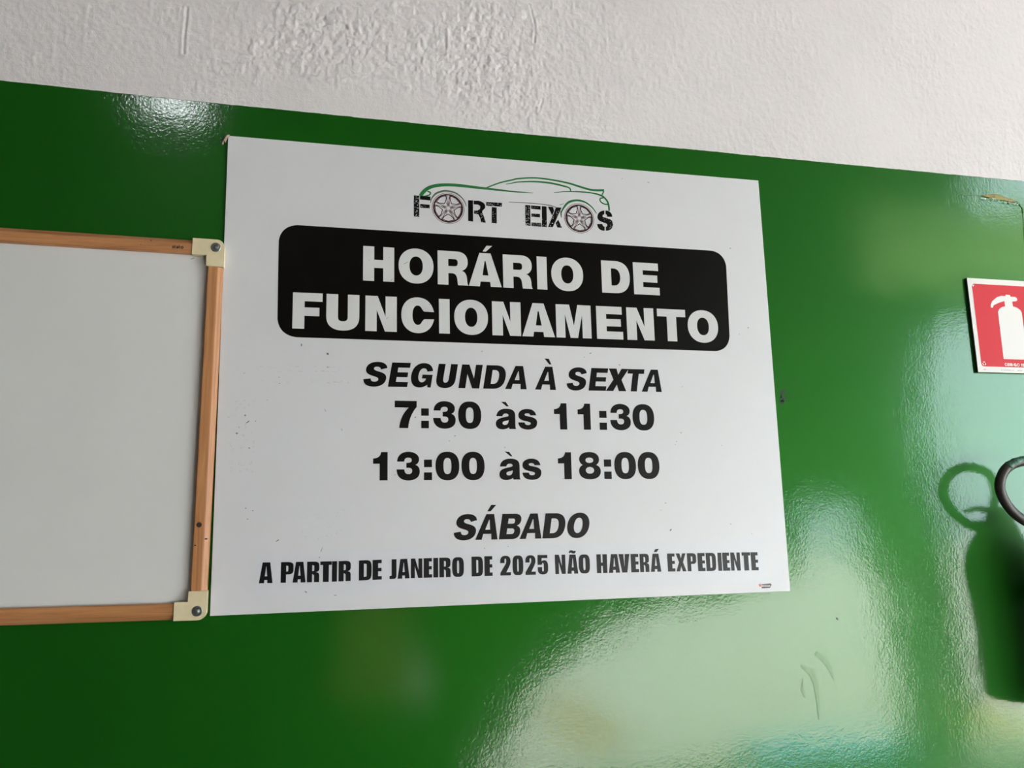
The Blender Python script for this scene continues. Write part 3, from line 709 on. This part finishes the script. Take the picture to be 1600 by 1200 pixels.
speck_area(c2, 202, 485, 262, 770, 36); speck_area(c2, 292, 500, 410, 535, 4, 5); speck_area(c2, 292, 740, 420, 785, 20, 7)
speck_area(c2, 292, 610, 400, 645, 6, 5); speck_area(c2, 450, 670, 505, 790, 10, 7); speck_area(c2, 600, 540, 690, 700, 12, 7); speck_area(c2, 560, 740, 600, 790, 3)
speck_area(c2, 660, 740, 720, 800, 6, 6); speck_area(c2, 1420, 700, 1480, 830, 14, 8); speck_area(c2, 1340, 660, 1420, 700, 5, 6)
specks.build('worn_specks', MAT['white_print'], logo, kind='stuff')
# wheels
def wheel(cx, cy, rp_, parent):
    C = Vector(bx(cx, cy, -.0004)); e = Vector(bx(cx+rp_, cy, -.0004)); rad = (e-C).length
    C2 = Vector(bx(cx, cy+rp_, -.0004)); ry = (C2-C).length
    rad = (rad+ry)/2
    pt = lambda r, a: (C.x+rad*r*math.cos(math.radians(a)), C.y+rad*r*math.sin(math.radians(a)))
    ring = lambda r: [pt(r, 360*k/56) for k in range(56)]
    ha = Flat(-.00032); ha.poly(ring(1.09), [ring(1.045)])
    for k in range(5):
        a = 90+72*k
        star = [pt(.55, a), pt(.30, a+14), pt(.22, a+36), pt(.22, a-36), pt(.30, a-14)]
        ha.poly(star)
    w = Flat(-.0004); w.poly(ring(1.0), [ring(.91)])
    for k in range(5):
        a = 90+72*k; gca = a+36
        gap = [pt(.40, gca), pt(.62, gca-24), pt(.80, gca-27), pt(.88, gca-24), pt(.90, gca), pt(.88, gca+24), pt(.80, gca+27), pt(.62, gca+24), pt(.40, gca)]
        w.stroke(gap, rad*.05)
        for s_ in (-1, 1):
            w.stroke([pt(.92, a+s_*5.0), pt(.55, a+s_*6), pt(.32, a+s_*20)], rad*.03)
            w.stroke([pt(1.0, a+s_*8.5), pt(.86, a+s_*10), pt(.70, a+s_*9)], rad*.055)
        w.stroke([pt(.17, a), pt(.17, a+72)], rad*.025)
        w.stroke([pt(.26, a-10), pt(.34, a), pt(.26, a+10)], rad*.03)
    w_o = w.build('wheel', MAT['maroon'], parent, label='maroon five-spoke wheel standing in for a letter O')
    ha.build('wheel_grey', MAT['hubgrey'], parent)  # pinkish grey printed ring and hub star
wheel(700.3, 325.5, 22.8, logo); wheel(800+990/9.4118, 270+670/9.4118, 21.3, logo)
# printer's mark
pm = Flat(-.0003)
stp = []
cc = bx(1187.5, 914.5)
for k in range(10):
    a = math.radians(90+36*k); r = .0042 if k % 2 == 0 else .0018
    stp.append((cc[0]+r*math.cos(a), cc[1]+r*math.sin(a)))
pm.poly(stp); pmo = pm.build('printer_mark', MAT['orange'], nb, label='tiny orange star and dark badge of the printer')
pb = Flat(-.00035); pb.poly([bx(1190, 913), bx(1204, 911.5), bx(1205.5, 914), bx(1203, 918.5), bx(1190, 919.3)])
pbo = pb.build('badge', MAT['badge'], pmo)
pl = Flat(-.0004)
for i in range(7):
    x = 1190.5+i*1.9; pl.poly([bx(x, 914.6), bx(x+1.3, 914.5), bx(x+1.3, 916.6), bx(x, 916.7)])
pl.build('lettering', MAT['white_print'], pmo)
# scuffs and dirt specks on the sign
sc = Flat(-.00032); rnd = random.Random(9)
def dot(px, py, w, h, ang=0, fl_=None):
    fl_ = fl_ or sc
    c = bx(px, py, fl_.Y); a = math.radians(ang); k_ = .00104
    fl_.poly([(c[0]+k_*(w*math.cos(t)*math.cos(a)-h*math.sin(t)*math.sin(a))*rnd.uniform(.75, 1.1), c[1]+k_*(w*math.cos(t)*math.sin(a)+h*math.sin(t)*math.cos(a))*rnd.uniform(.75, 1.1)) for t in [k*math.pi/4 for k in range(8)]])
for d in [(370, 677, 1.9, 1.2, 0), (383, 649, 1.5, 1.2, 30), (386.5, 660, 4.5, .8, 38), (373.5, 668, .8, .7), (399.5, 658, .9, .7), (389.5, 700, 1.6, .7), (382, 583, .9, .5), (436, 589.5, 1, .6),
          (436.5, 599, 1, .7), (512, 573.5, 1, .7), (417.5, 625, .8, .5), (508, 641, 3.4, .35, -62), (534, 671, 2.6, .4, -75), (512, 553, 2.6, 1.8, -20), (471, 539, 1, 2.6), (384, 794, 1, .8), (395, 798, 1, .9), (387, 811, 1, .7),
          (499, 871, .8, 1.2), (503, 858, 6, .3, 70), (478, 925, 2.2, .8, -40), (524, 930, 2.4, .5), (711, 681, 1.6, .7, 20), (702, 689, .9, .6), (649, 652, 2, .8, 40), (640, 661, .7, .5, 40),
          (922.5, 552, 2.2, .8, 20), (913, 558, .9, .7), (968, 570, .8, 1.4, 60), (753, 549, 1.8, .5, 30), (1141, 388, 2.4, .6), (1169, 512, 1.4, 1.0, 40), (1155, 522, .9, .7), (1066, 604, .9, .6), (1064, 676, 1.0, .9), (1057, 690, .9, .7),
          (1055.5, 694.5, .8, .6), (1040, 786, 1.0, .8), (1048, 828, 2.3, 1.4, 45), (1033, 797, .8, .6), (757, 856.5, .9, .9), (789, 699, 1.4, .5, 60), (880, 748, 1.6, .5, 50), (794, 854, .9, .7), (1013, 285, 2.6, .5, -10),
          (972, 279, 1.6, .5, 20), (1128, 696, .9, .6), (1142, 819, 1.2, .8), (1175, 834, .9, .6), (617, 742, .9, .7), (433, 845, .7, 3.4, -60), (600, 424, 5, .0, 0)][:-1]:
    dot(*d)
sc.build('scuff_marks', MAT['scuff'], nb, kind='stuff', label='small dark scuffs and dirt specks')
wt = Flat(-.00085)
for d in [(634, 411, 4.6, .35, 38), (608, 402, .7, .6), (577, 407, .6, .6), (612, 437, 2.6, .3, 40), (671, 475.5, 1.0, .6), (605, 497, 3.0, .3, 40)]:
    dot(*d, fl_=wt)
wt.build('scuff_marks', MAT['scuff'], nb, kind='stuff', label='scuffs across the white title letters')
fa = Flat(-.00028); rnd = random.Random(12)
for _ in range(60):
    dot(rnd.uniform(356, 398), rnd.uniform(625, 745), rnd.uniform(.8, 3.4), rnd.uniform(.2, .6), rnd.uniform(0, 60), fa)
for _ in range(34):
    dot(rnd.uniform(400, 545), rnd.choice([573, 580, 597])+rnd.uniform(-1.5, 1.5), rnd.uniform(1, 5), rnd.uniform(.25, .7), rnd.uniform(-6, 6), fa)
for _ in range(26):
    dot(rnd.uniform(470, 540), rnd.uniform(795, 845), rnd.uniform(.8, 3), rnd.uniform(.2, .5), rnd.uniform(0, 60), fa)
fa.build('scuff_marks', MAT['faint'], nb, kind='stuff', label='faint grey rub marks at the left of the sign')

# ------------------------------------------------------------------ frayed twine at the sign's top left corner
tw = empty('frayed_twine', (0, 0, 0), label='short frayed piece of twine at top left corner of the notice board', cat='twine')
def W3(px, py, Y): v = at(px, py, Y); return (v.x, v.y, v.z)
MB().tube(spline([W3(358, 212, .001), W3(354, 213, -.001), W3(352.5, 216, .0), W3(350.5, 219.5, 0), W3(348.5, 222, .001), W3(347.8, 226, .001)], 5), [.0024]*6+[.0019]*12+[.0016]*6+[.0007]*2, 8).build('strand', MAT['twine'], tw, smooth=True)
MB().tube(spline([W3(356, 213, -.001), W3(354, 217, -.001), W3(352, 221, -.001), W3(353, 222.5, 0)], 4), .0010, 6).build('strand', MAT['twine'], tw, smooth=True)

# ------------------------------------------------------------------ whiteboard with wooden frame
D = .018
tr_ = at(350.5, 376.5, YW-D); br_ = at(321, 967.5, YW-D)
dv = (br_-tr_); H_ = dv.length; ang = math.atan2(dv.x, -dv.z)     # lean of the right side
Wb = 0.90
wb = empty('whiteboard', (tr_.x, 0.0035, tr_.z), (0, 0, 0), label='whiteboard in a narrow wooden frame, left of the notice board', cat='whiteboard')
wb.rotation_euler = (0, -ang, 0)
# local frame: x left negative, z down negative, y toward the wall 0 .. -D
RW = .0245
def rail(name, pts_fn, L, mat, **k):
    prof = [(0, 0), (0, -.0085), (.0015, -.0100), (.0075, -.0150), (.0095, -.0155), (RW-.002, -.0155), (RW, -.0140), (RW, 0)]   # from outer edge inward
    v = []; f = []
    for e in (0, L):
        for a, y in prof: v.append(pts_fn(a, e, y))
    m = len(prof)
    f = [(i, (i+1) % m, (i+1) % m+m, i+m) for i in range(m)] + [tuple(reversed(range(m))), tuple(range(m, 2*m))]
    o = mesh_obj(name, v, f, mat, wb, **k)
    bm = bmesh.new(); bm.from_mesh(o.data); bmesh.ops.recalc_face_normals(bm, faces=bm.faces); bm.to_mesh(o.data); bm.free()
    return o
rail('rail', lambda a, e, y: (-a, y, -.02-e), H_-.04, MAT['woodz'])
rail('rail', lambda a, e, y: (-.02-e, y, -a), Wb-.04, MAT['woodx'])
rail('rail', lambda a, e, y: (-.02-e, y, -H_+a), Wb-.04, MAT['woodx'])
rail('rail', lambda a, e, y: (-Wb+a, y, -.02-e), H_-.04, MAT['woodz'])
MB().box((-Wb+.01, -.006, -H_+.01), (-.01, -.001, -.01)).build('writing_surface', MAT['laminate'], wb)
def corner(cx, cz, sx, sz):
    """L-shaped corner cap; sx, sz point inward"""
    a, w, r = .049, .0265, .013
    if sz > 0: a = .046
    ox, oz = -.0012, -.0012
    pts = []
    for k in range(9):
        t = math.radians(180+90*k/8); pts.append((ox+r+r*math.cos(t), oz+r+r*math.sin(t)))
    pts = [(a, oz), (a, w), (w, w), (w, a-.004), (ox, a-.004)] + pts
    mb = MB()
    P_ = [(cx+sx*p[0], cz+sz*p[1]) for p in pts]
    mb.prism(P_, -.0172, -.0005)
    o = mb.build('corner_cap', MAT['cream'], wb, bevel=.0028, label='cream plastic corner cap')
    sxp, szp = cx+sx*.0125, cz+sz*.0125
    sb = MB()
    prof = [(.0078, 0), (.0078, .0008), (.0070, .0014), (.0046, .0014), (.0043, .0022), (.0034, .0034), (.0012, .0040)]
    n_ = 24; v = []; f = []
    for r_, h_ in prof:
        for i in range(n_):
            t = 2*math.pi*i/n_; v.append((sxp+r_*math.cos(t), -.0170-h_, szp+r_*math.sin(t)))
    for j in range(len(prof)-1):
        for i in range(n_): f.append((j*n_+i, j*n_+(i+1) % n_, (j+1)*n_+(i+1) % n_, (j+1)*n_+i))
    f.append(tuple((len(prof)-1)*n_+i for i in range(n_)))
    wsh = mesh_obj('screw', v, f, MAT['steel'], o)
    bm = bmesh.new(); bm.from_mesh(wsh.data); bmesh.ops.recalc_face_normals(bm, faces=bm.faces); bm.to_mesh(wsh.data); bm.free()
corner(0, 0, -1, -1); corner(0, -H_, -1, 1); corner(-Wb, 0, 1, -1); corner(-Wb, -H_, 1, 1)
# knots and the maker's lettering on the frame
wbi = Matrix.Translation(wb.location) @ wb.rotation_euler.to_matrix().to_4x4(); wbi.invert()
def onframe(px, py, Y): return wbi @ at(px, py, Y)
kn = MB()
def disc(px, py, r, rz=None):
    c = onframe(px, py, .0035-.0157); rz = rz or r
    n0 = len(kn.v); kn.v += [(c.x+r*math.cos(t*math.pi/8), -.0157, c.z+rz*math.sin(t*math.pi/8)) for t in range(16)]
    kn.f.append(tuple(n0+i for i in range(16)))
disc(311, 820, .0040); kn.build('knot', MAT['dark'], wb, label='dark round knot')
for a_ in ((322, 842, .0022, .0012), (305, 852, .0016, .0010), (236, 376, .0012, .0009), (220, 382, .0008, .0007)):
    kn = MB(); disc(*a_); kn.build('knot', MAT['dark'], wb)
mk = Flat(-.0158)
def strk(pts, w=.0015):
    p = [onframe(*a, .0035-.0157) for a in pts]; mk.stroke([(q_.x, q_.z) for q_ in p], w)
# letters of the maker's name, 269..287 px wide
u0, v0 = 269.0, 388.2
def L_(pts): strk([(u0+a, v0-b+a*.04) for a, b in pts])
L_([(2.6, 3.2), (1.2, 3.7), (.4, 2.9), (2.3, 1.5), (1.6, .6), (.1, .9)])
L_([(4.0, 5.0), (4.0, 1.2), (5.4, .6)]); L_([(3.1, 3.6), (5.4, 3.6)])
L_([(6.6, 3.3), (8.4, 3.7), (9.2, 2.9), (9.3, .6)]); L_([(9.2, 2.2), (7.2, 2.1), (6.7, 1.3), (7.4, .6), (9.2, 1.2)])
L_([(11.0, 5.4), (11.0, 1.2), (12.4, .7)])
L_([(15.4, 3.7), (13.9, 3.2), (13.6, 2.1), (14.4, .9), (15.9, .7), (17.1, 1.6), (17.0, 3.0), (15.4, 3.7)])
mk.build('lettering', MAT['dark'], wb, label="maker's name stalo printed small on the top rail")
# faint pen marks on the writing surface
pn = Flat(-.0062)
def pen(pts, w=.0007):
    p = [onframe(*a, .0035-.006) for a in pts]; pn.stroke([(q_.x, q_.z) for q_ in p], w)
pen([(309, 399), (313, 397.5), (319, 398.5)], .0012); pen([(298, 405), (301, 404), (303.5, 403)], .0008); pen([(320, 411), (322, 413)], .0008)
pn.build('pen_mark', MAT['scuff'], wb)

# ------------------------------------------------------------------ fire extinguisher sign
sg = empty('extinguisher_sign', (0, 0, 0), label='red and white fire extinguisher safety sign at the right edge', cat='sign')
a0, a1 = bx(1509.5, 434.5, -.001), bx(1526, 581.5, -.001)
sx0 = (a0[0]+a1[0])/2; sz1, sz0 = a0[1], a1[1]; SS = sz1-sz0
MB().box((sx0+.0010, -.0022, sz0), (sx0+SS, .0035, sz1)).build('shade_backing', MAT['edge'], sg)  # dark colour stands in for the shade along the plate's side
MB().box((sx0+.0012, -.0030, sz0), (sx0+SS, -.0022, sz1)).build('plate', MAT['signwhite'], sg)
pl_ = sg.children[-1]
ys = -.0033
U = lambda u, v: (sx0+u*SS, sz0+v*SS)
rf = Flat(ys); rf.poly(rrect([U(.055, .94), U(.945, .94), U(.945, .06), U(.055, .06)], .006, 6))
rfo = rf.build('red_field', MAT['red'], sg)
pic = Flat(ys-.0003)
# measured on the photograph: pixel outline of the pictogram, right side completed by symmetry
kf = crop(1400, 420, 6.0)
def su(X, Yc): return bx(*kf(X, Yc), ys)
cxl = 1070
body = [(1008, 846), (955, 405), (965, 380), (990, 360), (1022, 352), (1015, 302)]
lev = [(955, 322), (915, 342), (905, 366), (888, 362), (886, 340), (900, 305), (945, 266), (985, 254), (1025, 256), (1028, 243), (1068, 247), (1072, 262), (1115, 264), (1132, 274), (1136, 292), (1128, 304), (1088, 308), (1095, 352)]
rb = [(1135, 366), (1165, 388), (1178, 412), (1203, 600)]
left = [su(*p) for p in body+lev+rb]
zb_ = su(1008, 846)[1]
pic.poly(left + [(left[-1][0]+.0015, zb_)])
# white corner triangle and recycling arrows
pic.poly([su(712, 150), su(735, 150), su(722, 172)])
rc_ = su(826, 888)
for k in range(3):
    a = 90+120*k
    p0 = [(rc_[0]+.0034*math.cos(math.radians(a+d)), rc_[1]+.0034*math.sin(math.radians(a+d))) for d in (-44, -20, 0, 22, 44)]
    pic.stroke(p0, .0017)
# lettering CBM/GO 15
fl2 = pic
tg = [('C', 1022, 1043), ('B', 1047, 1067), ('M', 1071, 1094), ('G', 1110, 1132), ('O', 1136, 1160), ('1', 1174, 1184), ('5', 1189, 1207)]
b0, b1 = kf(1022, 910), kf(1200, 918); d0, d1 = kf(1022, 883), kf(1200, 890)
text(fl2, (b0, b1), (d0, d1), [(c, kf(a, 0)[0], kf(b, 0)[0]) for c, a, b in tg], .20, .17, 'i', mid=False)
pic.stroke([su(1096, 912), su(1107, 886)], .0008)
pic.build('pictogram', MAT['signwhite'], rfo, label='white extinguisher pictogram with small lettering')
tn = Flat(ys)
for a, b in ((822, 846), (985, 1000), (1008, 1018), (1022, 1084), (1090, 1104), (1140, 1160), (1164, 1188)):
    x = a
    while x < b:
        tn.poly([su(x, 938+(x-822)*.035), su(min(x+5, b), 938+(x-822)*.035), su(min(x+5, b), 947+(x-822)*.035), su(x, 947+(x-822)*.035)]); x += 8
tn.build('fine_print', MAT['tinygrey'], sg, kind='stuff')

# ------------------------------------------------------------------ patch edge in the paint at the right
pe = [bx(*p, .0035) for p in ((1380, 289), (1440, 299), (1500, 304), (1535, 306), (1560, 312), (1586, 316), (1594, 322), (1598, 335), (1603, 420))]
px1 = pe[-1][0]
mbp = MB(); mbp.tube([(p[0], .0040, p[1]) for p in spline([(a, b, 0) for a, b in pe], 6)] and [(p.x, .0042, p.y) for p in spline([(a, b, 0) for a, b in pe], 6)], [.0008]*12+[.0016]*12+[.0024]*12+[.0022]*6+[.0014]*7, 8)
mbp.build('paint_ridge', MAT['green'], wall, smooth=True, label='raised ridge in the green paint')
oc = [bx(*p, .0015) for p in ((1534, 306), (1548, 303), (1558, 303), (1570, 308), (1590, 314), (1580, 315.5), (1562, 312), (1548, 309.5))]
MB().prism(oc, .0008, .0045).build('bare_patch', MAT['ochre'], wall, bevel=.001, label='ochre patch where the paint has flaked')
cb = Flat(.0006); rnd = random.Random(8)
for (xa, xb, ya, yb) in ((1534, 1562, 309.5, 312.5), (1569, 1591, 315.5, 318)):
    for k in range(26):
        t_ = rnd.random(); x_ = xa+(xb-xa)*t_; y_ = ya+(yb-ya)*t_+rnd.uniform(-1, 1.4)
        cb.poly([bx(x_+rnd.uniform(.5, 1.6)*math.cos(a_), y_+rnd.uniform(.3, .9)*math.sin(a_), .0006) for a_ in (0, 1.2, 2.3, 3.4, 4.5, 5.4)])
cb.build('crumb_glints', simple('pale_green_glints', (.50, .66, .46), .6), wall, kind='stuff', label='painted highlights on pale paint bits below the flaked patch')  # small highlights put in as pale colour
# smudges on the green paint
sm = Flat(.0032)
rnd = random.Random(3)
for _ in range(30):
    dot(1223+rnd.gauss(0, 3), 622+rnd.gauss(0, 6), rnd.uniform(1.2, 4), rnd.uniform(.8, 2.2), rnd.uniform(40, 90), sm)
for _ in range(20):
    dot(rnd.uniform(1220, 1250), rnd.uniform(590, 625), rnd.uniform(.5, 1.4), rnd.uniform(.3, .6), 60, sm)
for _ in range(40):
    dot(rnd.uniform(900, 1500), rnd.uniform(940, 1190), rnd.uniform(.5, 1.1), rnd.uniform(.4, .8), 0, sm)
dot(1308, 967, 2.6, 2.0, -60, sm)
sm.build('dirt_specks', simple('greenish_grime', (.010, .018, .008), .5), wall, kind='stuff')

mg = green_mat(); mg.name = 'rubbed_green_paint'; mg.node_tree.nodes['Principled BSDF'].inputs['Coat Weight'].default_value = .8
rs = Flat(.0030)
for pts, w in (([(1275, 1020), (1288, 1030), (1298, 1045), (1303, 1062)], [.008, .012, .009, .002]), ([(1252, 1040), (1268, 1050), (1275, 1068), (1278, 1095), (1280, 1125)], [.004, .013, .010, .006, .002]),
               ([(1255, 1062), (1254, 1078), (1258, 1090)], [.002, .006, .002])):
    rs.stroke([bx(*p, .003) for p in pts], w)
rs.build('rub_mark', mg, wall, kind='stuff', label='dull rub marks in the gloss paint')
# ------------------------------------------------------------------ the fire extinguisher (only its hose loop reaches into view)
ex = empty('fire_extinguisher', (1.576, -.102, 1.195), label='wall-hung fire extinguisher with black hose loop at the right edge', cat='extinguisher')
def T(x, y, z):
    if z > 1.53 and x < 1.56: x = 1.488+(x-1.475)*.91; y = y*.87; z = 1.603+(z-1.603)*.93
    else: x -= .012
    return (x-1.576, y+.102, z-1.195)
MB().lathe([(.055, 0), (.062, .004), (.067, .015), (.0675, .02), (.0675, .288), (.064, .302), (.052, .311), (.042, .322), (.036, .338), (.031, .352)], 44).build('cylinder', MAT['extred'], ex, smooth=True)
MB().lathe([(.026, .350), (.028, .353), (.028, .368), (.018, .372), (.018, .384), (.010, .388)], 24).build('valve', MAT['brass'], ex, smooth=True)
MB().prism([(.012, .345), (.012, .355), (-.062, .362), (-.080, .350), (-.077, .344), (-.073, .352)], -.010, .010).build('handle', MAT['leverblack'], ex, bevel=.002)
MB().prism([(.015, .368), (.015, .378), (-.050, .392), (-.080, .384), (-.078, .377), (-.060, .384)], -.011, .011).build('lever', MAT['leverblack'], ex, bevel=.002)
br = MB().box((-.02, .0675, .20), (.02, .1055, .235)).box((-.02, .06, .20), (.02, .1055, .212)); br.build('bracket', MAT['steel'], ex)
hose_pts = [T(1.57, -.085, 1.545), T(1.545, -.088, 1.536), T(1.505, -.087, 1.532), T(1.455, -.082, 1.545), T(1.415, -.080, 1.575), T(1.397, -.080, 1.615), T(1.413, -.080, 1.650), T(1.450, -.080, 1.668),
            T(1.495, -.082, 1.668), T(1.535, -.088, 1.650), T(1.552, -.100, 1.610), T(1.548, -.125, 1.55), T(1.552, -.155, 1.48), T(1.560, -.163, 1.38), T(1.565, -.163, 1.30)]
hp_ = spline(hose_pts, 8)
hose = MB().tube(hp_, .0092, 16).build('hose', MAT['rubber'], ex, smooth=True, label='black rubber hose bent into a loop')
tp = [p for p in hp_[6*8+2:9*8]]
MB().tube([p+Vector((0, -.0007, .0011)) for p in tp], [.0088+.0006*math.sin(i*1.7) for i in range(len(tp))], 14).build('tape', MAT['tape'], hose, smooth=True, label='tattered green tape')
MB().tube([T(1.565, -.163, 1.30), T(1.566, -.163, 1.27), T(1.567, -.163, 1.235)], [.011, .013, .016], 18).build('nozzle', MAT['leverblack'], ex, smooth=True)

# ------------------------------------------------------------------ lamp body and light
lm = NT('lamp_diffuser'); em = lm.n('ShaderNodeEmission'); em.inputs[0].default_value = (.92, .97, 1, 1); em.inputs[1].default_value = 45
lm.l(em.outputs[0], lm.out.inputs[0])
MB().box((-.17, -.10, -.06), (.17, .10, 0)).build('housing', MAT['signwhite'], lp)
MB().tube([(0, 0, 0), (0, 0, ZT-4.14)], .004, 8).build('cord', MAT['leverblack'], lp)
MB().box((-.15, -.085, -.075), (.15, .085, -.061)).build('diffuser', lm.m, lp)
